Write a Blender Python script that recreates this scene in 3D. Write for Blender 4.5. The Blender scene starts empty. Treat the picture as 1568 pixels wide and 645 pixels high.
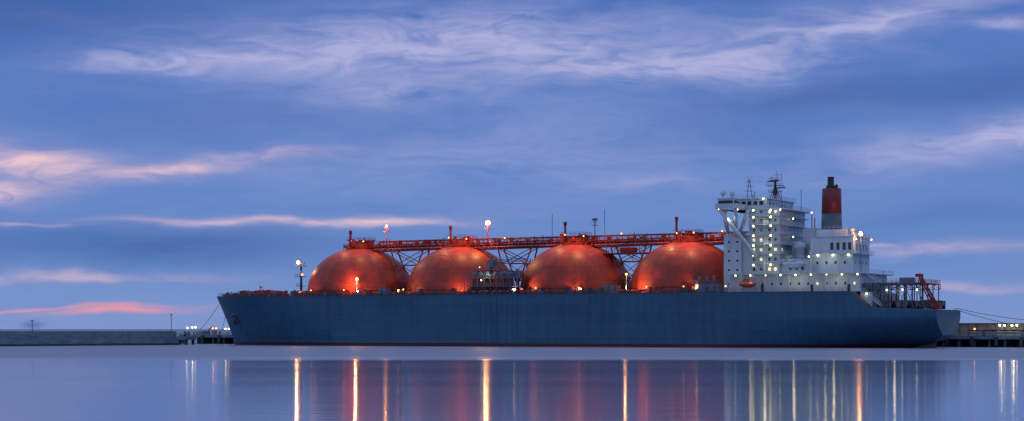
import bpy, bmesh, math, random
from mathutils import Vector
random.seed(7)
scene=bpy.context.scene
scene.view_settings.view_transform='Standard'
scene.view_settings.look='None'
scene.view_settings.exposure=0
def lin(r,g,b):
    f=lambda c:(c/255/12.92 if c/255<=.04045 else ((c/255+.055)/1.055)**2.4)
    return (f(r),f(g),f(b),1)
# ---------------------------------------------------------------- materials
def mat(name,col,rough=.5,metal=0,var=.0,scale=.5,emis=None,es=0,bump=0,spec=.5,stretch=(1,1,1)):
    m=bpy.data.materials.new(name); m.use_nodes=True
    nt=m.node_tree; b=nt.nodes['Principled BSDF']
    b.inputs['Base Color'].default_value=(*col[:3],1)
    b.inputs['Roughness'].default_value=rough
    b.inputs['Metallic'].default_value=metal
    b.inputs['Specular IOR Level'].default_value=spec
    if emis:
        b.inputs['Emission Color'].default_value=(*emis[:3],1)
        b.inputs['Emission Strength'].default_value=es
    if var>0 or bump>0:
        tc=nt.nodes.new('ShaderNodeTexCoord'); mp=nt.nodes.new('ShaderNodeMapping')
        mp.inputs['Scale'].default_value=stretch
        nt.links.new(tc.outputs['Object'],mp.inputs[0])
        n=nt.nodes.new('ShaderNodeTexNoise'); n.inputs['Scale'].default_value=scale
        n.inputs['Detail'].default_value=6; n.inputs['Roughness'].default_value=.6
        nt.links.new(mp.outputs[0],n.inputs['Vector'])
        r=nt.nodes.new('ShaderNodeValToRGB')
        r.color_ramp.elements[0].position=.3; r.color_ramp.elements[1].position=.7
        r.color_ramp.elements[0].color=(*[c*(1-var) for c in col[:3]],1)
        r.color_ramp.elements[1].color=(*[min(1,c*(1+var*.6)) for c in col[:3]],1)
        nt.links.new(n.outputs['Fac'],r.inputs[0]); nt.links.new(r.outputs[0],b.inputs['Base Color'])
        if bump>0:
            bp=nt.nodes.new('ShaderNodeBump'); bp.inputs['Strength'].default_value=bump
            bp.inputs['Distance'].default_value=.1
            nt.links.new(n.outputs['Fac'],bp.inputs['Height']); nt.links.new(bp.outputs[0],b.inputs['Normal'])
    return m
M={}
M['white']=mat('white_paint',(.42,.52,.60),.5,var=.2,scale=.5,stretch=(1,1,.3))
M['deck']=mat('deck_paint',(.16,.06,.04),.7,var=.3)
M['red']=mat('red_steel',(.26,.026,.013),.55,var=.45,scale=1,spec=.3)
M['grey']=mat('grey_steel',(.08,.12,.17),.5,var=.3,scale=1)
M['dark']=mat('dark_steel',(.03,.035,.045),.5)
M['glass']=mat('window_glass',(.015,.02,.03),.15)
M['funnelred']=mat('funnel_red',(.15,.013,.018),.5,var=.2)
M['funnelgrey']=mat('funnel_grey',(.04,.09,.12),.5,var=.2)
M['orange']=mat('lifeboat_orange',(.42,.08,.03),.4)
M['black']=mat('soot_black',(.02,.02,.02),.7)
M['lampo']=mat('sodium_lamp',(1,.6,.3),.5,emis=(1,.42,.08),es=7)
M['lampos']=mat('sodium_lamp_small',(1,.6,.3),.5,emis=(1,.34,.06),es=7)
M['lampw']=mat('warm_white_lamp',(1,.9,.6),.5,emis=(1,.84,.36),es=11)
M['winlit']=mat('lit_window',(1,.9,.6),.5,emis=(1,.8,.4),es=.9)
M['rope']=mat('rope',(.10,.12,.16),.9)
M['concrete']=mat('concrete',(.13,.21,.26),.85,var=.4,scale=.25,stretch=(1,1,3),bump=.3)
M['concrete_dark']=mat('wet_concrete',(.035,.045,.05),.7,var=.4,scale=.4)
M['beige']=mat('corrugated_wall',(.22,.22,.20),.7,var=.25,scale=.5)

def tankmat():
    m=bpy.data.materials.new('tank_cover_paint'); m.use_nodes=True; nt=m.node_tree; N=nt.nodes; L=nt.links
    b=N['Principled BSDF']; b.inputs['Specular IOR Level'].default_value=.3
    tc=N.new('ShaderNodeTexCoord'); sp=N.new('ShaderNodeSeparateXYZ'); L.new(tc.outputs['Object'],sp.inputs[0])
    def mt(op,a,c=None):
        n=N.new('ShaderNodeMath'); n.operation=op
        for i,x in enumerate((a,c)):
            if x is None: continue
            if isinstance(x,(int,float)): n.inputs[i].default_value=x
            else: L.new(x,n.inputs[i])
        return n.outputs[0]
    az=mt('MULTIPLY',mt('ARCTAN2',sp.outputs['Y'],sp.outputs['X']),24/(2*math.pi))
    fa=mt('ABSOLUTE',mt('SUBTRACT',mt('FRACT',mt('ADD',az,50)),.5))
    la=mt('MULTIPLY',sp.outputs['Z'],.22)
    fl=mt('ABSOLUTE',mt('SUBTRACT',mt('FRACT',mt('ADD',la,10)),.5))
    seam=mt('MAXIMUM',mt('GREATER_THAN',fa,.484),mt('GREATER_THAN',fl,.484))
    cell=N.new('ShaderNodeTexWhiteNoise'); cell.noise_dimensions='2D'
    cb=N.new('ShaderNodeCombineXYZ'); L.new(mt('FLOOR',mt('ADD',az,50)),cb.inputs[0]); L.new(mt('FLOOR',mt('ADD',la,10)),cb.inputs[1])
    L.new(cb.outputs[0],cell.inputs['Vector'])
    n=N.new('ShaderNodeTexNoise'); n.inputs['Scale'].default_value=.35; n.inputs['Detail'].default_value=8; n.inputs['Roughness'].default_value=.65
    mp=N.new('ShaderNodeMapping'); mp.inputs['Scale'].default_value=(1,1,.35); L.new(tc.outputs['Object'],mp.inputs[0]); L.new(mp.outputs[0],n.inputs['Vector'])
    r=N.new('ShaderNodeValToRGB'); r.color_ramp.elements[0].position=.32; r.color_ramp.elements[1].position=.7
    r.color_ramp.elements[0].color=(.19,.022,.014,1); r.color_ramp.elements[1].color=(.37,.046,.024,1)
    L.new(mt('ADD',n.outputs['Fac'],mt('MULTIPLY',mt('SUBTRACT',cell.outputs['Value'],.5),.2)),r.inputs[0])
    mx=N.new('ShaderNodeMix'); mx.data_type='RGBA'; L.new(mt('MULTIPLY',seam,.5),mx.inputs[0]); L.new(r.outputs[0],mx.inputs[6]); mx.inputs[7].default_value=(.09,.012,.01,1)
    L.new(mx.outputs[2],b.inputs['Base Color'])
    L.new(mt('ADD',mt('MULTIPLY',n.outputs['Fac'],.25),.36),b.inputs['Roughness'])
    bp=N.new('ShaderNodeBump'); bp.inputs['Strength'].default_value=.25; bp.inputs['Distance'].default_value=.25
    L.new(n.outputs['Fac'],bp.inputs['Height']); L.new(bp.outputs[0],b.inputs['Normal'])
    return m
M['tank']=tankmat()
def hullmat():
    m=bpy.data.materials.new('hull_paint'); m.use_nodes=True; nt=m.node_tree; N=nt.nodes; L=nt.links
    b=N['Principled BSDF']; b.inputs['Roughness'].default_value=.55; b.inputs['Specular IOR Level'].default_value=.35
    tc=N.new('ShaderNodeTexCoord'); sp=N.new('ShaderNodeSeparateXYZ'); L.new(tc.outputs['Object'],sp.inputs[0])
    def noise(sc,scale,det=6):
        mp=N.new('ShaderNodeMapping'); mp.inputs['Scale'].default_value=sc; L.new(tc.outputs['Object'],mp.inputs[0])
        n=N.new('ShaderNodeTexNoise'); n.inputs['Scale'].default_value=scale; n.inputs['Detail'].default_value=det; L.new(mp.outputs[0],n.inputs['Vector']); return n.outputs['Fac']
    def mt(op,a,c=None):
        n=N.new('ShaderNodeMath'); n.operation=op
        for i,x in enumerate((a,c)):
            if x is None: continue
            if isinstance(x,(int,float)): n.inputs[i].default_value=x
            else: L.new(x,n.inputs[i])
        return n.outputs[0]
    st=noise((.5,.5,.05),1.2); big=noise((.04,.04,.1),1.0,3)
    # individual shell plates, each with a slightly different tone
    cell=N.new('ShaderNodeTexWhiteNoise'); cell.noise_dimensions='2D'
    cb=N.new('ShaderNodeCombineXYZ'); L.new(mt('FLOOR',mt('MULTIPLY',mt('ADD',sp.outputs['X'],100),.09)),cb.inputs[0]); L.new(mt('FLOOR',mt('MULTIPLY',sp.outputs['Z'],.36)),cb.inputs[1]); L.new(cb.outputs[0],cell.inputs['Vector'])
    f=mt('ADD',mt('ADD',mt('MULTIPLY',st,.5),mt('MULTIPLY',big,.5)),mt('MULTIPLY',mt('SUBTRACT',cell.outputs['Value'],.5),.10))
    r=N.new('ShaderNodeValToRGB'); r.color_ramp.elements[0].position=.33; r.color_ramp.elements[1].position=.67
    r.color_ramp.elements[0].color=(.014,.070,.130,1); r.color_ramp.elements[1].color=(.030,.108,.188,1)
    L.new(f,r.inputs[0])
    mx=N.new('ShaderNodeMix'); mx.data_type='RGBA'
    L.new(mt('LESS_THAN',sp.outputs['Z'],1.1),mx.inputs[0]); L.new(r.outputs[0],mx.inputs[6]); mx.inputs[7].default_value=(.07,.011,.011,1)
    fx=mt('GREATER_THAN',mt('ABSOLUTE',mt('SUBTRACT',mt('FRACT',mt('MULTIPLY',mt('ADD',sp.outputs['X'],100),.09)),.5)),.49)
    fz=mt('GREATER_THAN',mt('ABSOLUTE',mt('SUBTRACT',mt('FRACT',mt('MULTIPLY',sp.outputs['Z'],.36)),.5)),.47)
    m2=N.new('ShaderNodeMix'); m2.data_type='RGBA'; L.new(mt('MULTIPLY',mt('MAXIMUM',fx,fz),.35),m2.inputs[0]); L.new(mx.outputs[2],m2.inputs[6]); m2.inputs[7].default_value=(.012,.035,.06,1)
    L.new(m2.outputs[2],b.inputs['Base Color'])
    bp=N.new('ShaderNodeBump'); bp.inputs['Strength'].default_value=.4; bp.inputs['Distance'].default_value=.08
    L.new(mt('ADD',mt('MAXIMUM',fx,fz),big),bp.inputs['Height']); L.new(bp.outputs[0],b.inputs['Normal'])
    return m
M['hull']=hullmat()

# ---------------------------------------------------------------- mesh builder
class MB:
    def __init__(s): s.v=[]; s.f=[]; s.m=[]; s.sm=[]; s.mats=[]
    def mi(s,k):
        if k not in s.mats: s.mats.append(k)
        return s.mats.index(k)
    def face(s,idx,k,smooth=False): s.f.append(idx); s.m.append(s.mi(k)); s.sm.append(smooth)
    def box(s,x0,x1,v0,v1,z0,z1,k):
        y0,y1=sorted((-v0,-v1)); b=len(s.v)
        s.v+=[(x0,y0,z0),(x1,y0,z0),(x1,y1,z0),(x0,y1,z0),(x0,y0,z1),(x1,y0,z1),(x1,y1,z1),(x0,y1,z1)]
        for q in ((0,3,2,1),(4,5,6,7),(0,1,5,4),(1,2,6,5),(2,3,7,6),(3,0,4,7)): s.face([b+i for i in q],k)
    def tube(s,p,q,r,k,n=5,r2=None,cap=True,smooth=True):
        p=Vector((p[0],-p[1],p[2])); q=Vector((q[0],-q[1],q[2])); d=(q-p)
        if d.length<1e-6: return
        d.normalize(); a=d.orthogonal().normalized(); c=d.cross(a); r2=r if r2 is None else r2; b=len(s.v)
        for P,R in ((p,r),(q,r2)):
            for i in range(n):
                t=2*math.pi*i/n; s.v.append(tuple(P+(a*math.cos(t)+c*math.sin(t))*R))
        for i in range(n): j=(i+1)%n; s.face([b+i,b+j,b+n+j,b+n+i],k,smooth and n>5)
        if cap: s.face([b+i for i in range(n)][::-1],k); s.face([b+n+i for i in range(n)],k)
    def lathe(s,c,prof,k,n=32,sx=1,sy=1,smooth=True):
        b=len(s.v); c=(c[0],-c[1],c[2])
        for r,z in prof:
            for i in range(n):
                t=2*math.pi*i/n; s.v.append((c[0]+r*sx*math.cos(t),c[1]+r*sy*math.sin(t),c[2]+z))
        for a in range(len(prof)-1):
            for i in range(n):
                j=(i+1)%n; s.face([b+a*n+i,b+a*n+j,b+(a+1)*n+j,b+(a+1)*n+i],k,smooth)
        s.face([b+i for i in range(n)][::-1],k); s.face([b+(len(prof)-1)*n+i for i in range(n)],k)
    def sphere(s,c,r,k,n=12,rings=8,sx=1,sy=1,sz=1):
        pr=[(max(.001,r*math.sin(math.pi*i/rings)),-r*sz*math.cos(math.pi*i/rings)) for i in range(rings+1)]
        s.lathe(c,pr,k,n,sx,sy)
    def rail(s,pts,h,k,r=.05,post=2.5,bars=2):
        for a,b in zip(pts[:-1],pts[1:]):
            A=Vector(a);B=Vector(b);L=(B-A).length;n=max(1,int(L/post))
            for i in range(n+1):
                P=A.lerp(B,i/n); s.tube(P,(P.x,P.y,P.z+h),r,k,4)
            for j in range(bars):
                hh=h*(j+1)/bars; s.tube((A.x,A.y,A.z+hh),(B.x,B.y,B.z+hh),r,k,4)
    def truss(s,a,b,w,h,k,r=.14,bay=3.2,floor=True):
        A=Vector(a);B=Vector(b);n=max(1,int((B-A).length/bay))
        for sgn in (-1,1):
            o=Vector((0,sgn*w/2,0)); u=Vector((0,0,h))
            s.tube(A+o,B+o,r,k,4); s.tube(A+o+u,B+o+u,r,k,4)
            for i in range(n+1):
                P=A.lerp(B,i/n)+o; s.tube(P,P+u,r*.7,k,4)
                if i<n:
                    Q=A.lerp(B,(i+1)/n)+o
                    if i%2: s.tube(P,Q+u,r*.7,k,4)
                    else: s.tube(P+u,Q,r*.7,k,4)
        for i in range(n+1):
            P=A.lerp(B,i/n)
            for z in (0,h): s.tube(P+Vector((0,-w/2,z)),P+Vector((0,w/2,z)),r*.7,k,4)
    def make(s,name,parent=None,loc=(0,0,0),rot=0,recalc=True):
        me=bpy.data.meshes.new(name); me.from_pydata(s.v,[],s.f)
        for k in s.mats: me.materials.append(M[k])
        me.polygons.foreach_set('material_index',s.m); me.polygons.foreach_set('use_smooth',s.sm)
        if recalc:
            bm=bmesh.new(); bm.from_mesh(me); bmesh.ops.recalc_face_normals(bm,faces=bm.faces); bm.to_mesh(me); bm.free()
        me.update(); o=bpy.data.objects.new(name,me); scene.collection.objects.link(o)
        o.location=loc; o.rotation_euler=(0,0,rot)
        if parent: o.parent=parent
        return o

ANG=math.atan2(-.4503,.8929)
SLOC=(-54.75,708,0)
ship=bpy.data.objects.new('lng_carrier_ship',None); scene.collection.objects.link(ship)
ship.location=SLOC; ship.rotation_euler=(0,0,ANG)
def plight(name,u,v,z,col,p,parent=ship,r=.35):
    l=bpy.data.lights.new(name,'POINT'); l.color=col; l.energy=p; l.shadow_soft_size=r
    o=bpy.data.objects.new(name,l); scene.collection.objects.link(o); o.location=(u,-v,z); o.parent=parent; return o
def slight(name,a,b,col,p,ang=100,r=.3):
    l=bpy.data.lights.new(name,'SPOT'); l.color=col; l.energy=p; l.shadow_soft_size=r; l.spot_size=math.radians(ang); l.spot_blend=.7
    o=bpy.data.objects.new(name,l); scene.collection.objects.link(o); A=Vector((a[0],-a[1],a[2])); B=Vector((b[0],-b[1],b[2]))
    o.location=A; o.rotation_euler=(B-A).to_track_quat('-Z','Y').to_euler(); o.parent=ship; return o
ORG=(1,.40,.13); WRM=(1,.84,.46)

# ---------------------------------------------------------------- hull
cl=lambda x,a=0,b=1:max(a,min(b,x))
def ustem(z):
    t=z/18; return -54.6-8.4*(t**1.15 if t>0 else t*.3)
def ustern(z): return 214 if z>=3.3 else 214-(3.3-z)*3.4
def hb(u,z):
    zf=cl(z/18); Le=66-16*zf; s=cl((u-ustem(z))/Le); b=(1-(1-s)**(1.9+.9*zf))
    if u>130:
        cd=cl((u-150)/64); top=1-.29*cd*cd
        us=ustern(z); c=cl((u-130)/max(1,us-130)); bot=1-.93*c**2.4
        k=cl((z+1)/11); k=k*k*(3-2*k)
        b*=bot+(top-bot)*k
    return 21*b
def ztop(u):
    if u<-20: return 17.6+.5*((-20-u)/43)**2
    if u<188.5: return 17.6
    if u<193.5: return 17.6+(12.7-17.6)*((u-188.5)/5)
    return 12.7-.8*(u-193.5)/20.5
h=MB(); S=150; K=14; ZB=-4
def sp(i):
    t=i/S; return t*t*(3-2*t)*.35+t*.65
for side in (1,-1):
    b=len(h.v)
    for i in range(S+1):
        s_=sp(i); un=-62.9+s_*(214+62.9); zt=ztop(un)
        for k in range(K+1):
            z=ZB+(zt-ZB)*k/K; u=ustem(z)+s_*(ustern(z)-ustem(z))
            h.v.append((u,-side*max(0.0,hb(u,z)),z))
    for i in range(S):
        for k in range(K):
            a=b+i*(K+1)+k; h.face([a,a+1,a+K+2,a+K+1],'hull',True)
n=(S+1)*(K+1)
for k in range(K):
    a=S*(K+1)+k; h.face([a,a+1,n+a+1,n+a],'hull')
for i in range(S):
    a=i*(K+1)+K; h.face([a,a+K+1,n+a+K+1,n+a],'deck')
hull=h.make('hull',ship,recalc=False)
bm=bmesh.new(); bm.from_mesh(hull.data); bmesh.ops.remove_doubles(bm,verts=bm.verts,dist=.001); bmesh.ops.recalc_face_normals(bm,faces=bm.faces)
for e in bm.edges:
    if len(e.link_faces)==2 and e.link_faces[0].normal.angle(e.link_faces[1].normal,0)>.6: e.smooth=False
bm.to_mesh(hull.data); bm.free()

fit=MB()
prev=None
for i in range(0,101):
    u=-60+i*2.48; z=ztop(u)
    P=(u,hb(u,z)-.25,z)
    if prev:
        for sd in (1,-1):
            a=(prev[0],sd*prev[1],prev[2]); b=(P[0],sd*P[1],P[2])
            if u<189 or u>196: fit.rail([a,b],1.15,'grey',.045,2.5,3)
            fit.tube((a[0],a[1]+sd*.25,a[2]),(b[0],b[1]+sd*.25,b[2]),.13,'dark',4)
    prev=P
for sd in (1,-1):
    u=-48.5; y=hb(u,10.6)
    fit.lathe((u,sd*(y-.1),10.9),[(1.6,-.8),(1.8,0),(1.6,.9)],'dark',12,1,.5)
    fit.tube((u,sd*(y+.3),11.6),(u+.3,sd*(y+.6),7.9),.35,'dark',6)
    fit.tube((u-1.5,sd*(y+.3),9.2),(u+.2,sd*(y+.5),7.7),.4,'dark',6); fit.tube((u+1.9,sd*(y+.9),9.2),(u+.2,sd*(y+.5),7.7),.4,'dark',6)
fit.box(202,210,-.6,.6,-4,2.6,'dark')
for u in range(60,75,2): fit.tube((u,21.02,1.2),(u,21.02,17.3),.10,'hull',4)
fit.make('hull_fittings',ship)

# ---------------------------------------------------------------- tanks
TU=[0,41.2,85.8,126.7]
for ti,u in enumerate(TU):
    t=MB(); pr=[(19.0,-2.5),(19.05,1.5),(19.05,2.0)]
    pr+= [(19.05*math.cos(a),2.0+15.6*math.sin(a)) for a in [math.radians(x) for x in range(3,88,3)]]
    t.lathe((0,0,0),pr,'tank',96)
    t.lathe((0,0,2.0),[(19.0,-.14),(19.28,-.1),(19.28,.1),(19.0,.14)],'tank',96)
    t.make('tank_cover_%d'%(ti+1),ship,(u,0,17.6))
    d=MB()
    zt=35.0
    d.lathe((u,0,zt-.7),[(5.2,0),(5.2,1.0),(4.6,1.1),(3.0,1.2),(2.9,2.2),(1.2,2.6)],'red',24,smooth=False)
    pts=[(u+6.2*math.cos(a),6.2*math.sin(a),zt+.25) for a in [i*math.pi/8 for i in range(17)]]
    d.rail(pts,1.15,'red',.06,1.5,2)
    for a in range(16): 
        p=pts[a]; d.tube((u,0,zt+.2),p,.08,'red',4); d.tube(p,(p[0],p[1],zt-1.2),.07,'red',4)
    rr=random.Random(ti)
    for _ in range(26):
        a=rr.uniform(0,6.28); R=rr.uniform(1,5.6); x=u+R*math.cos(a); y=R*math.sin(a); hh=rr.uniform(.6,3.2)
        if rr.random()<.5: d.box(x-.5,x+.5,y-.5,y+.5,zt+.3,zt+.3+hh,'red')
        else: d.tube((x,y,zt+.3),(x,y,zt+.3+hh),.25,'red',6); d.tube((x,y,zt+hh),(x+rr.uniform(-2,2),y+rr.uniform(-2,2),zt+hh),.22,'red',6)
    um=u-3.6
    hm=[41.5,42.2,42.6,43.2][ti]
    d.tube((um,1,zt),(um,1,hm-1.2),.42,'red',8); d.tube((um,1,hm-1.2),(um,1,hm),.62,'red',8)
    d.tube((um-1.3,1,zt),(um,1,zt+4),.12,'red',4); d.tube((um+1.3,1,zt),(um,1,zt+4),.12,'red',4)
    d.tube((u+1,-1,zt),(u+1,-1,zt+3.6),.3,'red',6)
    d.box(u+.5,u+3.5,-3,0,zt+1,zt+2.9,'red')
    d.rail([(u-4,-4,zt+2.9),(u+4,-4,zt+2.9),(u+4,3,zt+2.9),(u-4,3,zt+2.9)],1,'red',.05,1.6,2)
    pp=None
    for j in range(0,17):
        a=math.radians(8+j*4.2); R=19.05*math.cos(a)+.25; z=19.6+15.6*math.sin(a)+.25; th=math.radians(118)
        if ti%2: th=math.radians(62)
        P=(u+R*math.cos(th)*-1,-R*math.sin(th),z)
        if pp:
            d.tube(pp,P,.10,'red',4); d.tube((pp[0],pp[1],pp[2]+1),(P[0],P[1],P[2]+1),.06,'red',4)
        d.tube(P,(P[0],P[1],P[2]+1),.05,'red',4); pp=P
    d.make('tank_dome_gear_%d'%(ti+1),ship)

# ---------------------------------------------------------------- catwalk / pipe rack
c=MB()
segs=[(6,35.4),(47,80),(91.5,121),(132.5,147)]
for a,b in segs:
    c.truss((a,0,33.7),(b,0,34.2),4.4,2.2,'red',.2,2.6)
    c.rail([(a,2.2,36.2),(b,2.2,36.4)],1.1,'red',.07,2,2); c.rail([(a,-2.2,36.2),(b,-2.2,36.4)],1.1,'red',.07,2,2)
    for v,r in ((-1.4,.4),(-.3,.34),(.7,.45),(1.6,.3)): c.tube((a-2,v,35.2),(b+2,v,35.5),r,'red',8)
    c.tube((a-1,2.9,34.2),(b+1,2.9,34.5),.3,'red',8)
    m=(a+b)/2
    for v in (-2.2,2.2):
        c.tube((m-1,v*2.2,17.6),(m-6.5,v,33.9),.28,'red',6); c.tube((m+1,v*2.2,17.6),(m+6.5,v,33.9),.28,'red',6)
        c.tube((m-2.9,v*1.9,23),(m+2.9,v*1.9,23),.18,'red',4)
        c.tube((m-4.6,v*1.3,28.6),(m+4.6,v*1.3,28.6),.2,'red',4)
        c.tube((m-4.6,v*1.3,28.6),(m+6.5,v,33.9),.17,'red',4); c.tube((m+4.6,v*1.3,28.6),(m-6.5,v,33.9),.17,'red',4)
        c.tube((m-2.9,v*1.9,23),(m+4.6,v*1.3,28.6),.15,'red',4); c.tube((m+2.9,v*1.9,23),(m-4.6,v*1.3,28.6),.15,'red',4)
c.tube((6,-3.2,37.4),(147,-3.2,37.8),.3,'red',8)
for u in range(8,147,6): c.tube((u,-3.2,35),(u,-3.2,37.5),.1,'red',4)
c.box(98,114,-4.5,4.5,31.2,31.5,'red')
c.rail([(98,4.5,31.5),(114,4.5,31.5)],1.1,'red',.06,1.8,2)
for u in (99,103,107,111,113): c.tube((u,4,31.5),(u,4,34),.14,'red',5); c.tube((u,4,31.4),(u+2,4,28.6),.12,'red',4)
c.box(104,109,1,4,31.5,33.3,'red')
c.tube((76.8,0,36),(76.8,0,45.5),.10,'dark',5); c.tube((96.5,0,36),(96.5,0,46.5),.10,'dark',5)
rr=random.Random(21)
for _ in range(90):
    a,b=rr.choice(segs); u=rr.uniform(a,b); v=rr.uniform(-2,2.2)
    if rr.random()<.5: c.box(u-.4,u+rr.uniform(.2,.9),v-.4,v+.4,36.0,36.2+rr.uniform(.3,1.5),'red')
    else: c.tube((u,v,35.2),(u,v,36.2+rr.uniform(.5,2.2)),.16,'red',5)
c.make('catwalk_and_pipe_rack',ship)

# ---------------------------------------------------------------- lamp masts on board
lm=MB()
def lampmast(u,v,z0,z1,k='red',lamp='lampo',lr=.5,arms=True):
    lm.tube((u,v,z0),(u,v,z1-.2),.22,k,6,r2=.14)
    if arms:
        lm.tube((u-.9,v,z1-.6),(u+.9,v,z1-.6),.1,k,4); lm.box(u-.9,u+.9,v-.7,v+.7,z1-1.9,z1-1.75,k); lm.rail([(u-.9,v+.7,z1-1.75),(u+.9,v+.7,z1-1.75)],.8,k,.04,.9,1)
    if lamp: lm.sphere((u,v,z1+.2),lr,lamp,10,6)
    else: lm.box(u-.8,u+.8,v-.4,v+.4,z1-.2,z1+.5,'dark')
lampmast(10.9,0,34,42.6,'red','lampos',.45)
lampmast(51.9,0,34,42.8,'red','lampo',.85)
lampmast(92.9,0,34,43.0,'red',None)
lampmast(10.2,19.3,17.6,23.2,'grey','lampo',.5,False)
lampmast(112.9,19.3,17.6,23.6,'grey','lampos',.35,False)
u=-25.4
lm.tube((u,0,17.8),(u,0,30),.5,'dark',8,r2=.3)
for z,w in ((21.5,1.3),(25,1.6),(29,1.5)):
    lm.box(u-w,u+w,-w,w,z,z+.15,'dark'); lm.rail([(u-w,w,z+.15),(u+w,w,z+.15)],.9,'dark',.05,1,2)
lm.tube((u-1.4,0,29),(u-1.4,0,30.6),.12,'dark',5); lm.tube((u+1.4,0,29),(u+1.4,0,30.6),.12,'dark',5)
lm.tube((u,0,30),(u,0,32),.08,'dark',4)
lm.sphere((u-.5,1.2,30.3),.65,'lampo',10,6); lm.sphere((u+1.2,1.2,25.8),.35,'lampos',8,5)
lm.box(u-1.6,u+1.6,-2,2,17.8,19.9,'white')
for z in range(19,29): lm.tube((u+.6,.4,z),(u+.6,-.4,z),.05,'dark',4)
lm.tube((188.2,8,24),(188.2,8,35.4),.16,'grey',6); lm.sphere((188.2,8,35.8),.65,'lampo',10,6)
lm.make('deck_lamp_masts',ship)

# ---------------------------------------------------------------- foredeck machinery
f=MB()
for (u,v) in ((-47,4),(-47,-4),(-39,6),(-39,-6),(-33,9),(-33,-9)):
    f.tube((u,v-1.6,19.2),(u,v+1.6,19.2),1.0,'red',10); f.box(u-1.4,u+1.4,v-2.2,v-1.7,18,20,'red'); f.box(u-1.4,u+1.4,v+1.7,v+2.2,18,20,'red'); f.box(u+1.3,u+2.6,v-.8,v+.8,18,19.6,'grey')
for u in range(-56,-22,3):
    for sd in (1,-1):
        v=max(1,hb(u,17.8)-1.2)*sd; f.tube((u,v,17.8),(u,v,18.9),.3,'dark',8); f.tube((u+.9,v,17.8),(u+.9,v,18.9),.3,'dark',8)
f.tube((-42,3,18),(-41,3,21.5),.3,'white',6); f.sphere((-41,3,21.6),.7,'white',8,6); f.tube((-44,2,18),(-40.5,2,20.6),.2,'orange',6)
f.sphere((-40,4,19.4),.25,'lampos',8,5)
for u,v in ((-30,6),(-20,13),(-17,15),(-14.5,9)): f.box(u-1,u+1,v-1,v+1,17.6,19.4,'red')
for v in (-15,-12,12,15,17.5): f.tube((-18,v,18.6),(145,v,18.6),.22,'red',6)
rr=random.Random(4)
for _ in range(220):
    u=rr.uniform(-52,145); v=min(rr.uniform(18.2,20),hb(u,17.6)-1); hh=rr.uniform(.4,2.1)
    k=rr.choice(['red','red','grey','dark'])
    if rr.random()<.6: f.box(u-.3,u+rr.uniform(.2,1.2),v-.4,v+.3,17.6,17.6+hh,k)
    else: f.tube((u,v,17.6),(u,v,17.6+hh),.14,k,5); f.tube((u-.5,v,17.6+hh),(u+.5,v,17.6+hh),.12,k,5)
for u in (20.5,105.5,108): 
    f.box(u-1.5,u+1.5,16,19.5,17.6,20.2,'grey'); f.rail([(u-1.5,19.5,20.2),(u+1.5,19.5,20.2)],1,'grey',.05,1,2)
f.box(137,145,15,19.5,17.6,20.4,'grey'); f.rail([(136,19.5,20.4),(145,19.5,20.4)],1.1,'grey',.06,1.3,3)
for u in (138,140.5,143): f.tube((u,18,20.4),(u,18,22.4),.35,'grey',8); f.sphere((u,18,22.4),.5,'grey',8,5)
f.make('deck_machinery',ship)

# ---------------------------------------------------------------- cargo manifold
g=MB()
for sd in (1,-1):
    V=lambda v:v*sd
    for z in (20.2,23.0):
        g.box(53.5,73.5,V(15),V(20.4),z,z+.18,'grey')
        g.rail([(53.5,V(20.4),z+.18),(73.5,V(20.4),z+.18)],1.1,'grey',.06,1.2,3)
        for u in [53.5+i*2.5 for i in range(9)]:
            for v in (15,20.4): g.tube((u,V(v),17.6),(u,V(v),z),.13,'grey',4)
    g.rail([(51,V(20.6),17.6),(53.5,V(20.6),20.2)],1,'grey',.05,1,2)
    for u in (57,59.6,62.2,64.8,67.4,70): 
        g.tube((u,V(8),24.6),(u,V(19.6),24.6),.42,'grey',8); g.tube((u,V(19.6),24.6),(u,V(20.2),24.6),.7,'grey',10)
        g.tube((u,V(15.5),18.6),(u,V(20.9),18.6),.36,'grey',8); g.tube((u,V(17),18.6),(u,V(17),26),.16,'grey',5)
        g.lathe((u,V(17.4),25.5),[(.5,0),(.5,.12)],'red',10)
    for u,zz in ((55,27.5),(60,26.4),(66,27),(72,26.2)): g.tube((u,V(16),17.6),(u,V(16),zz),.2,'grey',6)
    g.box(55,66,V(14.5),V(17.5),25.9,26.05,'grey'); g.rail([(55,V(17.5),26),(66,V(17.5),26)],1.1,'grey',.06,1.2,2)
    g.tube((61,V(15),17.6),(61,V(15),28.2),.65,'grey',10); g.box(59.8,62.2,V(14),V(16),27,29,'grey')
    g.truss((60,V(15),28.4),(74,V(15),28.9),.9,.9,'grey',.1,1.4); g.tube((61,V(15),30.6),(74,V(15),29.7),.07,'dark',4); g.tube((61,V(15),28),(61,V(15),30.8),.2,'grey',5)
    g.tube((73.5,V(15),28.8),(73.5,V(15),26),.06,'dark',4)
    g.box(68,72,V(13),V(16.5),23.2,25.6,'grey')
g.sphere((60,20.5,22.4),.22,'lampw',8,5); g.sphere((57,16,27),.2,'lampos',8,5)
g.make('cargo_manifold',ship)

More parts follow.
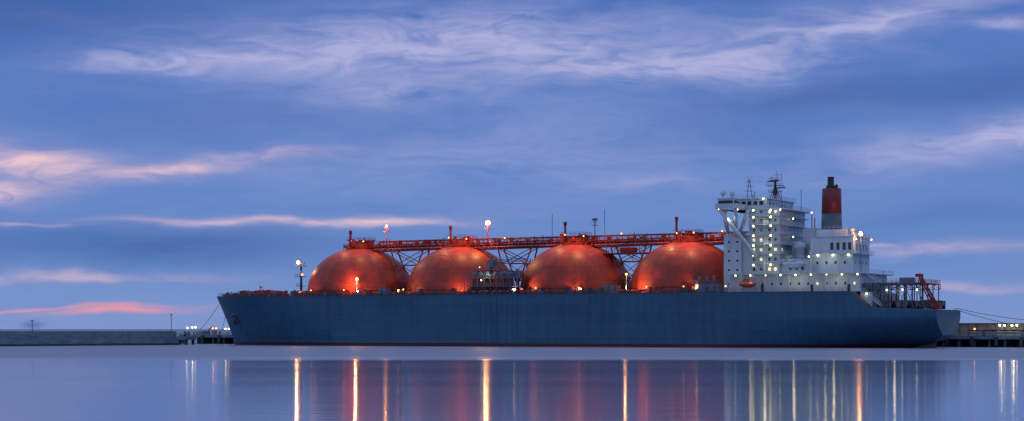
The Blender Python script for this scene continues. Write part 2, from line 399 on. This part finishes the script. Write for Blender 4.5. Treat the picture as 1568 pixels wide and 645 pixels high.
# ---------------------------------------------------------------- accommodation
a=MB(); W='white'
a.box(149,190,-15,15,17.6,23.2,W)
a.box(147,191.5,-18,18,23.2,23.5,W); a.rail([(164.5,18,23.5),(191.5,18,23.5),(191.5,-18,23.5)],1.1,W,.05,1.6,3)
a.box(144.5,150.5,-13.5,13.5,17.6,35.9,W)
a.box(150.5,153,-12,12,23.5,35.9,W)
a.box(144.2,153.2,-13.8,13.8,35.9,36.1,W); a.rail([(144.3,13.8,36.1),(153,13.8,36.1)],1.1,W,.05,1.5,3)
a.box(153.0,163,-13,13,23.5,44,W)
lv=[26.6,29.7,32.8,35.9,39.0,41.8]
for z in lv:
    a.box(153.3,164.6,13,16.6,z,z+.16,W)
    a.rail([(153.4,16.6,z+.16),(164.6,16.6,z+.16),(164.6,-6,z+.16)],1.1,W,.05,1.4,3)
    a.box(163,164.6,-13.2,13,z,z+.16,W)
    for u in (154,159.3,164.4): a.tube((u,16.5,z-3),(u,16.5,z),.1,W,4)
for i,z in enumerate([23.5]+lv[:-1]):
    u0,u1=(155,158.6) if i%2 else (158.6,155)
    a.tube((u0,15.6,z+.1),(u1,15.6,z+3.1),.16,W,4); a.tube((u0,15.6,z+1.1),(u1,15.6,z+4.1),.06,W,4)
def win(u0,u1,v,z0,z1,k='glass'):
    a.box(u0,u1,v,v+.06,z0,z1,k); a.box(u0-.12,u1+.12,v,v+.03,z0-.12,z1+.12,'white')
def winaft(u,v0,v1,z0,z1,k='glass'): a.box(u,u+.06,v0,v1,z0,z1,k)
rr=random.Random(2)
for i,z in enumerate([23.5]+lv):
    for j,u in enumerate((154.2,156.6,159.4,161.4)):
        win(u,u+.8,13,z+1.0,z+2.0,'winlit' if rr.random()<.35 else 'glass')
    for v in (-10,-6.5,-3,3,6.5,9.8):
        winaft(163,v,v+.7,z+1.1,z+2.0,'winlit' if rr.random()<.15 else 'glass')
for z in (20,24.5,27.5,30.5,33.5):
    for u in (146,148.8): win(u,u+.6,13.5,z,z+.7)
a.box(145,165,-13.8,13.8,44,44.35,W); a.box(145,152,-22.5,22.5,44,44.4,W)
for sd in (1,-1):
    V=lambda v:v*sd
    a.box(145,145.15,V(13.8),V(22.5),44.4,45.7,W); a.box(151.85,152,V(13.8),V(22.5),44.4,45.7,W); a.box(145.15,151.85,V(22.35),V(22.5),44.4,45.7,W)
    a.box(145.6,151,V(17.8),V(22),44.4,47.2,W); a.box(145.3,151.3,V(17.6),V(22.2),47.2,47.45,W)
    a.box(145.9,150.7,V(22),V(22.05),45.6,46.7,'glass'); a.box(151,151.05,V(18.2),V(21.6),45.6,46.7,'glass')
    for p,q in (((146,21.8,44),(156.5,16.4,29)),((151.5,21.8,44),(149,14,35.9)),((146,18,44),(146,13.8,37)),((153,14,44),(150,14,36.5))):
        p=(p[0],V(p[1]),p[2]); q=(q[0],V(q[1]),q[2]); a.tube(p,q,.68,W,8)
    a.tube((148.7,V(20.4),40.1),(150.3,V(17.9),40.1),.3,W,6)
    a.tube((145.5,V(21.5),43.6),(145.5,V(13.8),43.6),.35,W,6)
    a.sphere((147,V(20.8),49.1),.95,W,12,8); a.tube((147,V(20.8),47.4),(147,V(20.8),48.4),.25,W,6)
    a.sphere((149.8,V(20),48.9),.85,W,12,8); a.tube((149.8,V(20),47.4),(149.8,V(20),48.4),.25,W,6)
a.box(146,159,-13,13,44.35,47.5,W); a.box(145.5,159.6,-13.5,13.5,47.5,47.8,W)
for v in range(-12,12,2): a.box(145.94,146,v+.2,v+1.8,45.5,46.8,'glass')
for u in range(146,158,2): a.box(u+.4,u+1.7,13,13.06,45.5,46.8,'glass')
for v in range(-12,12,3): a.box(159,159.06,v+.5,v+1.8,45.6,46.6,'glass')
a.rail([(145.5,13.5,47.8),(159.6,13.5,47.8),(159.6,-13.5,47.8)],1.1,W,.05,1.4,3)
a.rail([(152,14,44.35),(165,13.8,44.35),(165,-13.8,44.35)],1.1,W,.05,1.4,3)
a.tube((157.2,0,47.8),(157.2,0,54.5),.55,'dark',8,r2=.35)
for dx in (-1.6,1.6): a.tube((157.2+dx,1.4,47.8),(157.2,0,52.5),.16,'dark',5); a.tube((157.2+dx,-1.4,47.8),(157.2,0,52.5),.16,'dark',5)
for z,w in ((50.4,2.0),(52.4,2.8),(54.2,1.6)):
    a.box(157.2-w,157.2+w,-1,1,z,z+.15,'dark'); a.rail([(157.2-w,1,z+.15),(157.2+w,1,z+.15)],.8,'dark',.05,.9,2)
a.box(154.9,158.6,.8,1.2,53.7,54.1,'dark'); a.box(156.8,160.6,-.2,.2,51.6,52,'dark')
a.tube((157.8,0,54),(157.8,0,57.3),.09,'dark',4); a.tube((159.4,0,54),(159.4,0,56.6),.08,'dark',4); a.tube((155.8,0,54),(155.8,0,55.6),.07,'dark',4); a.tube((156.6,0,56),(159,0,56),.07,'dark',4)
a.tube((147.4,0,47.8),(148.2,0,54.8),.12,'dark',4); a.tube((149.4,0,47.8),(148.4,0,54.8),.12,'dark',4)
for z in (49.4,51,52.6,54): a.tube((147,0,z),(149.6,0,z),.08,'dark',4)
a.tube((148.2,0,54),(147.6,0,56),.06,'dark',4)
for u,v,hh in ((153,8,2),(155,-5,3),(161,5,2.4),(163,-9,3.4),(151,4,1.6)): a.tube((u,v,47.6 if u<159 else 44.3),(u,v,48+hh),.1,'dark',4); a.sphere((u,v,48+hh),.3,W,8,5)
a.box(163,173,-12,12,23.5,28.2,W); a.rail([(164.6,12,28.2),(173,12,28.2)],1.1,W,.05,1.4,3)
a.box(172,186,-9,9,23.5,35.0,W); a.box(171.7,186.3,-9.3,9.3,35.0,35.2,W)
a.rail([(172,9,35.2),(186,9,35.2),(186,-9,35.2)],1.1,W,.05,1.4,3)
a.box(173,183,-6,6,35.2,37.6,W)
a.rail([(173,6,37.6),(183,6,37.6),(183,-6,37.6)],1,W,.05,1.4,2)
for u in (178.6,180.6,182.6,184.4): a.box(u,u+1.0,9,9.06,30.8,33.2,'glass')
for v in (-6,-2.5,1,4.5): winaft(186,v,v+1.1,30.8,32.8)
for z in (26.5,):
    for u in (174,177,180,183): win(u,u+.7,9,z,z+.8)
for v in (-6,-2,2,6): winaft(186,v,v+.7,26.5,27.4)
for z in (29.6,): a.box(172,187.6,9,10.4,z,z+.14,W); a.rail([(172,10.4,z+.14),(187.6,10.4,z+.14),(187.6,-9,z+.14)],1.1,W,.05,1.4,3); a.box(186,187.6,-9,9,z,z+.14,W)
for u in (166,168,170): a.box(u,u+.9,12,12.06,24.6,26.4,'glass')
a.lathe((168,7,28.2),[(1.6,0),(1.6,3.4),(2.1,3.6),(2.1,5.0),(.4,5.6)],W,16)
a.lathe((170,-4,28.2),[(1.4,0),(1.4,6),(1.9,6.2),(1.9,7.4),(.4,8)],W,16)
a.box(164.6,167.6,1,5,28.2,34.2,W); a.box(167.5,171.8,-3,3,28.2,38.2,W); a.rail([(164.6,5,34.2),(167.6,5,34.2)],1,W,.05,1,2)
for u in (171,184.5): a.lathe((u,5,35.2 if u>172 else 28.2),[(.5,0),(.5,1.6),(.9,1.8),(.9,2.4),(.2,2.7)],W,12)
a.tube((170.6,3,38),(170.6,3,43),.15,'dark',5); a.tube((171.2,2,38),(171.2,2,41.5),.2,'orange',5)
for u in range(155,189,3): win(u,u+.6,15,19.8,20.6,'winlit' if rr.random()<.3 else 'glass')
for u in range(148,191,4): a.tube((u,17.8,17.6),(u,17.8,23.2),.13,W,5)
for u in (157.6,174,186): a.box(u,u+1,15,15.05,17.8,19.9,'glass')
a.make('accommodation_block',ship)
fn=MB()
fn.lathe((176.2,0,37.6),[(3.35,0),(3.3,.5),(3.15,5.2)],'funnelgrey',28,1,1.15)
fn.lathe((176.2,0,42.8),[(3.15,0),(3.0,8.0),(2.8,8.2)],'funnelred',28,1,1.15)
fn.lathe((175.9,0,51.0),[(1.5,0),(1.5,.8),(1.1,1.0),(1.0,3.4),(1.15,3.7)],'black',14)
for dx,dy in ((1.7,.8),(1.5,-1)): fn.tube((176.2+dx,dy,50.8),(176.2+dx,dy,52.2),.3,'black',8)
fn.make('funnel',ship)
lb=MB()
def boat(u,v,z,L,k):
    n=12;b=len(lb.v)
    for i in range(n+1):
        t=i/n*2-1; w=max(.05,(1-abs(t)**2.6))
        for j in range(10):
            a_=2*math.pi*j/10; zz=math.sin(a_); lb.v.append((u+t*L/2,-v+math.cos(a_)*1.3*w,z+zz*(1.25 if zz<0 else 1.15)*w+(.25*abs(t)**2)))
    for i in range(n):
        for j in range(10):
            q=(j+1)%10; lb.face([b+i*10+j,b+i*10+q,b+(i+1)*10+q,b+(i+1)*10+j],k,True)
    lb.box(u-1.2,u+.6,v-.8,v+.8,z+1.0,z+1.7,k)
    for s_ in (-.32,.32):
        lb.tube((u+s_*L,v-2.2,z-1.8),(u+s_*L,v-.4,z+2.7),.16,'white',5); lb.tube((u+s_*L,v-.4,z+2.7),(u+s_*L,v+.3,z+2.3),.14,'white',5); lb.tube((u+s_*L,v+.1,z+2.3),(u+s_*L,v,z+.9),.05,'dark',4)
    lb.tube((u-L/2,v+1.32,z+.2),(u+L/2,v+1.32,z+.2),.07,'white',4)
for sd in (1,-1):
    boat(154.5,19*sd,20.2,6.5,'orange'); boat(169.5,17*sd,26.2,8,'white')
lb.make('lifeboats',ship)
# ---------------------------------------------------------------- stern deck
s=MB()
s.box(190.5,208,-13,13,20.1,20.35,'grey'); s.rail([(191,13,20.35),(208,13,20.35),(208,-13,20.35)],1.1,'grey',.06,1.4,3)
s.rail([(191,-13,20.35),(208,-13,20.35)],1.1,'grey',.06,1.4,3)
s.truss((190.5,13,18.6),(208,13,18.6),.3,1.5,'grey',.13,1.8); s.truss((190.5,-13,18.6),(208,-13,18.6),.3,1.5,'grey',.13,1.8)
for u in (191.5,194,196.5,199,201.5,204,207.5):
    for v in (-13,-6,6,13): s.tube((u,v,12.2),(u,v,20.1),.18,'grey',5)
    s.tube((u,13,12.4),(u+2.5,13,18.6),.11,'grey',4); s.tube((u+2.5,13,12.4),(u,13,18.6),.11,'grey',4)
for u in (196,202,209):
    for v in (8,-2,-9): s.tube((u,v-1.5,13.8),(u,v+1.5,13.8),1.1,'grey',10); s.box(u-1.2,u+1.2,v-2,v-1.6,12.2,14.9,'dark'); s.box(u-1.2,u+1.2,v+1.6,v+2,12.2,14.9,'dark')
for u in (193,198,203,208,212): s.tube((u,hb(u,12)-1,12),(u,hb(u,12)-1,13.5),.3,'dark',7); s.tube((u+.9,hb(u,12)-1,12),(u+.9,hb(u,12)-1,13.5),.3,'dark',7)
s.box(190,193.5,-14,14.5,12.6,17.4,'white')
for v in (6,10,13): s.tube((191,v,23.5),(195,v,20.4),.12,'white',4)
s.box(200,204,2,6,20.35,22,'grey'); s.tube((196,10,20.3),(196,10,24),.1,'grey',4); s.tube((206,4,20.3),(206,4,23.6),.1,'grey',4)
s.rail([(191,15.5,17.6),(197,16,13)],1.1,'white',.06,1.2,2); s.tube((191,15.5,17.6),(197,16,13),.15,'white',4)
s.make('stern_platform_and_winches',ship)
k=MB()
for v in (7.5,10.5):
    A=Vector((213,v,12.4)); B=Vector((207.2,v,22.6))
    k.tube(A,B,.3,'red',6); k.tube(A+Vector((-1.6,0,.2)),B+Vector((.2,0,-.9)),.16,'red',5)
    for i in range(9):
        P=A.lerp(B,i/9); Q=(A+Vector((-1.6,0,.2))).lerp(B+Vector((.2,0,-.9)),(i+.5)/9); k.tube(P,Q,.1,'red',4); k.tube(Q,A.lerp(B,(i+1)/9),.1,'red',4)
for i in range(6):
    P=Vector((213,7.5,12.4)).lerp(Vector((207.2,7.5,22.6)),i/5); k.tube(P,P+Vector((0,3,0)),.14,'red',4)
k.box(211.5,214-.3,7,11,12,14,'red'); k.box(206.3,208,7.3,10.7,22,23,'red'); k.tube((207,9,22),(207,9,18),.08,'dark',4)
k.make('stern_crane',ship)
# small lights: one row under every balcony, one row under the poop-deck overhang
L_=MB(); rr=random.Random(11)
for i,z in enumerate([26.6]+lv[1:]+[44]):
    for u in (155.4,161.2): L_.sphere((u,15.9,z-.35),.27,'lampw',8,5)
    if i%2: L_.sphere((164.3,3,z-.35),.2,'lampw',8,5)
for u in range(150,192,5): L_.sphere((u,17.6,22.9),.23,'lampw',8,5)
for u,v,z in ((146,22,43.8),(151.5,20,43.8),(158,14,47.4),(163.5,13.4,43.8),(172.5,12,28.8),(174.6,9.5,29.3),(179.6,9.5,29.3),(184.6,9.5,29.3),(187,9.3,34.2),(167,12.4,27.6),(192,14.7,16.8),(198,13.2,18),(203,13.2,18.1),(207.5,13.2,18)):
    L_.sphere((u,v,z),.24,'lampw',8,5)
for u,v,z in ((187.5,-6,34.6),(145.5,14,37.5),(170.6,3.3,43.2),(147,18.5,19.6)): L_.sphere((u,v,z),.28,'lampos',8,5)
for u,v in ((-9,19),(5,19.6),(29,19.3),(80,19.5),(96,19.7),(120,19.4),(133,19.5)): L_.sphere((u,v,19.6),.2,'lampos',8,5); L_.tube((u,v,17.6),(u,v,19.5),.08,'grey',4)
for u in (-2,3,38,45,60,83,90,104,124,130,140): L_.sphere((u,3.0,37.4+.3*(u%3)),.22,'lampos',8,5); L_.tube((u,3.0,35),(u,3.0,37.4),.06,'red',4)
L_.make('deck_lights',ship)

for i,u in enumerate(TU):
    slight('dome_floodlight_%d'%(i*2+1),(u+6,10,41.5),(u+3,9,30),ORG,(3500,5500,7000,6500)[i],130)
    slight('dome_floodlight_%d'%(i*2+2),(u-6,6,41.0),(u-5,8,32),ORG,(1800,2000,2600,4000)[i],130)
    slight('rack_floodlight_%d'%(i+1),(u+9,3,41),(u+20,0,34),ORG,3500,150)
    slight('deck_floodlight_%d'%(i*2+1),(u-14,20.3,19),(u-4,8,29),ORG,(1700,3000,5800,5800)[i],115)
    slight('deck_floodlight_%d'%(i*2+2),(u+11,20.3,19),(u+2,8,29),ORG,(6000,2000,2700,1800)[i],115)
plight('mast_lamp_light_1',51.9,1.2,43.2,ORG,8500); plight('mast_lamp_light_2',10.9,1.0,42.8,ORG,1200)
plight('deck_lamp_light_1',10.2,20.4,23.4,ORG,3000); plight('deck_lamp_light_2',112.9,20.4,23.8,ORG,700)
plight('fore_lamp_light',-25.9,2.4,30.6,ORG,4500); plight('aft_lamp_light',188.2,9,36.4,ORG,2200)
for i,(u,v,z,p) in enumerate(((160,18,26,120),(160,18,33,120),(160,18,40,120),(149,21,41,150),(156,20,20.5,120),(170,19,21,150),(183,19,21,130),(178,12,28,110),(201,15,17,150),(62,22,24,350))):
    plight('accommodation_light_%d'%i,u,v,z,WRM,p)

# ---------------------------------------------------------------- mooring ropes
def rope(name,p,q,sag):
    r=MB(); P=Vector(p);Q=Vector(q);pr=None
    for i in range(17):
        t=i/16; x=P.lerp(Q,t); x.z-=sag*4*t*(1-t)
        if pr: r.tube(pr,x,.09,'rope',5)
        pr=x
    return r.make(name,None,SLOC,ANG)
rope('mooring_rope',(-61,-1,17.3),(-93,-30,5.0),.8); rope('mooring_rope',(-59,-2,16.8),(-82,-30,5.0),1.2)
rope('mooring_rope',(213.8,-10,12.5),(262,-29,8.2),2.0); rope('mooring_rope',(213.8,-6,12.3),(250,-29,4.5),1.5)

# ---------------------------------------------------------------- quay along the ship
q=MB()
q.box(-101,420,-60,-28,2.6,3.7,'concrete')
for u in range(-100,420,5):
    for v in (-29,-36): q.tube((u,v,-4),(u,v,2.6),.6,'concrete_dark',8)
q.box(-101,420,-60,-40,-4,2.6,'concrete_dark')
for u in range(-98,420,8): q.box(u,u+1.0,-28,-27.4,.6,3.4,'dark')
for u in range(-97,420,15): q.tube((u,-29,3.7),(u,-29,4.7),.35,'dark',8); q.tube((u,-29,4.7),(u,-29,4.9),.55,'dark',8)
q.rail([(214,-28.6,3.7),(300,-28.6,3.7)],1.2,'white',.06,2.5,3)
q.rail([(-101,-30,3.7),(-60,-30,3.7)],1.1,'grey',.06,2,2)
q.box(-96,-92,-36,-32,3.7,5.2,'grey'); q.box(-88,-87,-34,-32,3.7,5.6,'grey'); q.tube((-90,-33,3.7),(-90,-33,5.8),.3,'dark',6); q.tube((-90,-33,5.8),(-88.5,-33,6.8),.2,'dark',6)
q.tube((262,-29,3.7),(262,-29,8.6),.3,'grey',8)
q.make('quay',None,SLOC,ANG)
w=MB()
w.box(205,330,-58,-42,3.7,7.6,'beige'); w.box(204.5,330.5,-58.5,-41.5,7.6,7.9,'grey')
for u in range(207,328,3): w.box(u,u+.25,-42,-41.8,3.7,7.6,'grey')
for u in (215,235,255,275): w.box(u+.5,u+2.6,-41.99,-41.75,3.7,5.9,'grey')
w.make('warehouse',None,SLOC,ANG)
pk=MB()
for u in range(212,300,3): pk.tube((u,-33,4.6),(u+3,-33,4.6),.3,'grey',6); pk.tube((u,-33,3.7),(u,-33,5.6),.1,'grey',4)
pk.tube((212,-33.8,5.5),(300,-33.8,5.5),.2,'red',6)
for u in (216,219.5,229,236,244): pk.box(u,u+1.4,-35.5,-34.5,3.7,5.2+.4*(u%2),'red' if u%2 else 'grey')
pk.make('quay_pipeline',None,SLOC,ANG)
def quaylamp(u,v,z0,z1,k='lampos',n=2,p=500,r=.3,col=ORG):
    l=MB(); l.tube((0,0,0),(0,0,z1-z0),.13,'grey',6,r2=.08); l.tube((-.8,0,z1-z0),(.8,0,z1-z0),.06,'grey',4)
    l.box(-.35,.35,-.35,.35,0,.4,'concrete')
    for s_ in ((-.8,.8) if n==2 else (0,)): l.box(s_-.35,s_+.35,-.2,.2,z1-z0-.02,z1-z0+.15,'grey'); l.sphere((s_,0,z1-z0-.25),r,k,8,6)
    ca,sa=math.cos(ANG),math.sin(ANG); x=u;y=-v
    o=l.make('quay_lamp',None,(SLOC[0]+ca*x-sa*y,SLOC[1]+sa*x+ca*y,z0),ANG)
    if p: plight('bulb',0,.8,z1-z0-.6,col,p,o,.2)
quaylamp(-99,-31,3.7,6.6,'lampw',1,100,.32,WRM); quaylamp(-96,-31,3.7,6.8,'lampw',2,120,.32,WRM); quaylamp(-86,-31,3.7,6.4,'lampos',2,100,.3); quaylamp(-80,-31,3.7,6.2,'lampw',2,80,.28,WRM)
quaylamp(-76,-32,3.7,6.4,'lampos',1,60,.26)
quaylamp(222,-38,3.7,7.4,'lampw',2,160,.34,WRM); quaylamp(226,-38,3.7,7.4,'lampw',2,160,.34,WRM); quaylamp(213,-38,3.7,6.2,'lampos',1,90,.25); quaylamp(240,-38,3.7,8,'lampos',2,200,.3)
# ---------------------------------------------------------------- breakwater on the left
def ab(p,q):
    p=Vector(p);q=Vector(q); return (p.x,p.y,0), math.atan2((q-p).y,(q-p).x),(q-p).length
loc,rot,Ln=ab((-124,722),(-300,532))
bw=MB()
for i in range(int(Ln/12)+1):
    x0=i*12; 
    bw.box(x0,x0+11.9,.4,-6,2.5,4.95+.04*(i%2),'concrete')
    bw.box(x0,x0+11.95,1.6,-6,-4,2.45,'concrete')
bw.box(0,Ln+12,1.75,1.6,-4,.7,'concrete_dark')
bw.box(0,Ln+12,-.2,-6,4.95,5.15,'concrete')
for i,(x,y,z) in enumerate(bw.v): bw.v[i]=(x,-y,z)
bw.make('breakwater',None,loc,rot)
dl=MB()
dl.box(-4,4,-3,3,1.8,3.2,'concrete')
for x in (-3,0,3): 
    for y in (-2.4,2.4): dl.tube((x,y,-4),(x,y,1.8),.5,'concrete_dark',8)
dl.rail([(-4,3,3.2),(4,3,3.2)],1.1,'grey',.07,1.5,2); dl.tube((1,0,3.2),(1,0,5.0),.4,'dark',8)
dl.make('mooring_dolphin',None,(-124,738,0),ANG)
def polelight(x,y,z0,z1):
    l=MB(); l.tube((0,0,0),(0,0,z1-z0),.12,'grey',5); l.box(-.3,.3,-.3,.3,0,.3,'concrete'); l.box(-.5,.5,-.2,.2,z1-z0,z1-z0+.3,'dark'); l.make('lamp_post',None,(x,y,z0),0)
polelight(-166,678,5,8.6); polelight(-125.5,722,5,11)

# ---------------------------------------------------------------- water
me=bpy.data.meshes.new('water'); R=30000
me.from_pydata([(-R,-2000,0),(R,-2000,0),(R,R,0),(-R,R,0)],[],[(0,1,2,3)])
wo=bpy.data.objects.new('water',me); scene.collection.objects.link(wo)
m=bpy.data.materials.new('harbour_water'); m.use_nodes=True; nt=m.node_tree; N=nt.nodes; L=nt.links
b=N['Principled BSDF']; b.inputs['Base Color'].default_value=(.09,.14,.26,1); b.inputs['IOR'].default_value=2.1
ge=N.new('ShaderNodeNewGeometry'); spx=N.new('ShaderNodeSeparateXYZ'); L.new(ge.outputs['Position'],spx.inputs[0])
def mt(op,a,c=None,d=None):
    n=N.new('ShaderNodeMath'); n.operation=op
    for i,x in enumerate((a,c,d)):
        if x is None: continue
        if isinstance(x,(int,float)): n.inputs[i].default_value=x
        else: L.new(x,n.inputs[i])
    return n.outputs[0]
def nz(sc,scale,det=3):
    mp=N.new('ShaderNodeMapping'); mp.inputs['Scale'].default_value=sc; L.new(ge.outputs['Position'],mp.inputs[0])
    n=N.new('ShaderNodeTexNoise'); n.inputs['Scale'].default_value=scale; n.inputs['Detail'].default_value=det; L.new(mp.outputs[0],n.inputs['Vector']); return n.outputs['Fac']
patch=nz((.004,.02,1),1,3)
yy=mt('ADD',spx.outputs['Y'],mt('MULTIPLY',mt('SUBTRACT',patch,.5),60))
mr=N.new('ShaderNodeMapRange'); mr.interpolation_type='SMOOTHSTEP'; mr.inputs[1].default_value=365; mr.inputs[2].default_value=425; mr.inputs[3].default_value=.088; mr.inputs[4].default_value=.46
L.new(yy,mr.inputs[0])
L.new(mt('ADD',mr.outputs[0],mt('MULTIPLY',mt('SUBTRACT',patch,.5),.05)),b.inputs['Roughness'])
b.inputs['Anisotropic'].default_value=.7
tg=N.new('ShaderNodeCombineXYZ'); tg.inputs[1].default_value=1.0; L.new(tg.outputs[0],b.inputs['Tangent'])
bp=N.new('ShaderNodeBump'); bp.inputs['Strength'].default_value=.3; bp.inputs['Distance'].default_value=.06
L.new(nz((.03,.35,1),1,4),bp.inputs['Height']); L.new(bp.outputs[0],b.inputs['Normal'])
me.materials.append(m)

# ---------------------------------------------------------------- world sky
wd=bpy.data.worlds.new('World'); scene.world=wd; wd.use_nodes=True; nt=wd.node_tree; N=nt.nodes; L=nt.links
bg=N['Background']
tc=N.new('ShaderNodeTexCoord'); s3=N.new('ShaderNodeSeparateXYZ'); L.new(tc.outputs['Generated'],s3.inputs[0])
az=mt('MULTIPLY',mt('ARCTAN2',s3.outputs['X'],s3.outputs['Y']),57.2958)
el=mt('MULTIPLY',mt('ARCSINE',s3.outputs['Z']),57.2958)
P=N.new('ShaderNodeCombineXYZ'); L.new(az,P.inputs[0]); L.new(el,P.inputs[1])
def vm(op,a,c=None):
    n=N.new('ShaderNodeVectorMath'); n.operation=op
    for i,x in enumerate((a,c)):
        if x is None: continue
        if isinstance(x,tuple): n.inputs[i].default_value=x
        else: L.new(x,n.inputs[i])
    return n
def wn(sc,scale,det=6,rough=.55,dist=0,src=None,off=(0,0,0)):
    mp=N.new('ShaderNodeMapping'); mp.inputs['Scale'].default_value=sc; mp.inputs['Location'].default_value=off; L.new(src or P.outputs[0],mp.inputs[0])
    n=N.new('ShaderNodeTexNoise'); n.inputs['Scale'].default_value=scale; n.inputs['Detail'].default_value=det; n.inputs['Roughness'].default_value=rough; n.inputs['Distortion'].default_value=dist
    L.new(mp.outputs[0],n.inputs['Vector']); return n
w1=wn((.18,.55,1),1,3)
off=vm('MULTIPLY',vm('SUBTRACT',w1.outputs['Color'],(.5,.5,.5)).outputs[0],(4.0,1.3,0))
PW=vm('ADD',P.outputs[0],off.outputs[0]).outputs[0]
def blobs(lst):
    acc=None
    for (x,y,sx,sy,rz,w) in lst:
        mp=N.new('ShaderNodeMapping'); mp.vector_type='TEXTURE'
        mp.inputs['Location'].default_value=(x,y,0); mp.inputs['Rotation'].default_value=(0,0,math.radians(rz)); mp.inputs['Scale'].default_value=(sx,sy,1)
        L.new(PW,mp.inputs[0]); d=vm('DOT_PRODUCT',mp.outputs[0],mp.outputs[0]).outputs['Value']
        e=mt('MULTIPLY',mt('EXPONENT',mt('MULTIPLY',d,-1)),w)
        acc=e if acc is None else mt('ADD',acc,e)
    return acc
streak=wn((.20,1.3,1),1,5,.55,.5,PW).outputs['Fac']
fine=wn((.7,2.6,1),1,6,.58,.9,PW,(3,7,0)).outputs['Fac']
def cl01(x):
    n=N.new('ShaderNodeClamp'); L.new(x,n.inputs[0]); return n.outputs[0]
sm=cl01(mt('MULTIPLY',mt('SUBTRACT',streak,.30),2.5)); sf=cl01(mt('MULTIPLY',mt('SUBTRACT',fine,.34),3.0))
tex=mt('ADD',mt('MULTIPLY',sm,.8),mt('MULTIPLY',sf,.52))
ramp=N.new('ShaderNodeValToRGB'); cr=ramp.color_ramp
stops=[(0,(128,148,200)),(.8,(118,146,202)),(2,(100,136,198)),(4,(96,132,198)),(6,(90,126,195)),(8,(80,118,191)),(10,(62,104,181)),(16,(136,160,214)),(30,(182,194,230)),(90,(150,176,222))]
while len(cr.elements)<len(stops): cr.elements.new(.5)
for e,(d,c3) in zip(cr.elements,stops): e.position=math.sqrt(d/90); e.color=lin(*c3)
L.new(mt('SQRT',mt('DIVIDE',mt('MAXIMUM',el,0),90)),ramp.inputs[0])
def mix(f,a,c):
    n=N.new('ShaderNodeMix'); n.data_type='RGBA'
    L.new(f,n.inputs[0])
    if isinstance(a,tuple): n.inputs[6].default_value=a
    else: L.new(a,n.inputs[6])
    if isinstance(c,tuple): n.inputs[7].default_value=c
    else: L.new(c,n.inputs[7])
    return n.outputs[2]
dark=blobs([(-11,2.3,5.5,.55,0,1.0),(-14.5,9.3,6,1.3,0,1.3),(9,6.7,4.5,.6,4,.75),(14,7.1,3,.8,0,.6),(-9,6.2,5,.7,0,.4),(-13.2,.13,.35,.12,0,.8),(12.7,3.3,3,.5,0,.4),(-2,9.8,4,.25,0,.7),(6,5.6,3,.4,2,.3)])
light=blobs([(-5.4,8.1,4.5,.75,0,.9),(-10,7.7,2.6,.26,3,1.1),(.3,8.3,5,1.0,0,.95),(5.1,7.6,3.8,.5,2,1.0),(9.8,8.7,4,.6,10,1.05),(-3.1,6.8,3,.4,0,.6),(12.5,5.2,3.2,.5,8,.95),(14.4,5.6,1.5,.6,0,.7),(14.5,8.65,1,.15,0,1.0),(0,5,7,1.3,0,.35),(3,4.3,4,.2,0,.2)])
peach=blobs([(-14,4.9,2.0,.4,-3,1.05),(-14.6,3.9,1.4,.4,0,.95),(-10.4,4.5,2.4,.22,4,.95),(-6.8,5.1,1.8,.2,5,.5),(-6,3.1,4,.13,1,1.1),(-13.8,2.8,2,.06,0,.5),(12.7,2.3,3,.18,0,.45),(10.6,2.5,.8,.05,0,.8),(-12.7,1.5,4,.12,0,.5),(12.5,1.3,3,.12,0,.4)])
salm=blobs([(-11.1,.5,1.5,.10,0,1.1),(-13.5,.64,3.5,.06,0,.9)])
col=mix(cl01(mt('MULTIPLY',mt('ADD',sm,.5),cl01(mt('MULTIPLY',dark,.75)))),ramp.outputs[0],lin(48,90,163))
col=mix(cl01(mt('MULTIPLY',sm,.18)),col,lin(142,160,212))
col=mix(cl01(mt('MULTIPLY',tex,light)),col,lin(172,174,218))
col=mix(cl01(mt('MULTIPLY',tex,peach)),col,lin(232,196,208))
col=mix(cl01(mt('MULTIPLY',mt('ADD',mt('MULTIPLY',tex,.7),.3),salm)),col,lin(226,152,172))
sky=N.new('ShaderNodeTexSky'); sky.sky_type='NISHITA'; sky.sun_disc=False; sky.sun_elevation=math.radians(2); sky.sun_rotation=math.radians(215)
sc=N.new('ShaderNodeVectorMath'); sc.operation='SCALE'; L.new(sky.outputs[0],sc.inputs[0]); sc.inputs['Scale'].default_value=.002
ad=vm('ADD',col,sc.outputs[0])
L.new(ad.outputs[0],bg.inputs['Color']); bg.inputs['Strength'].default_value=1.0

sn=bpy.data.lights.new('sun','SUN'); sn.energy=.12; sn.angle=math.radians(12); sn.color=(1,.88,.88)
so=bpy.data.objects.new('sun',sn); scene.collection.objects.link(so)
d=Vector((.57,.81,-.12)); so.rotation_euler=d.to_track_quat('-Z','Y').to_euler()

# ---------------------------------------------------------------- camera
cd=bpy.data.cameras.new('camera'); co=bpy.data.objects.new('camera',cd); scene.collection.objects.link(co)
co.location=(0,0,6); co.rotation_euler=(math.radians(90),0,0)
cd.sensor_width=36; cd.lens=36*3000/1568; cd.shift_y=181/1568; cd.clip_end=60000; cd.clip_start=.5
scene.camera=co
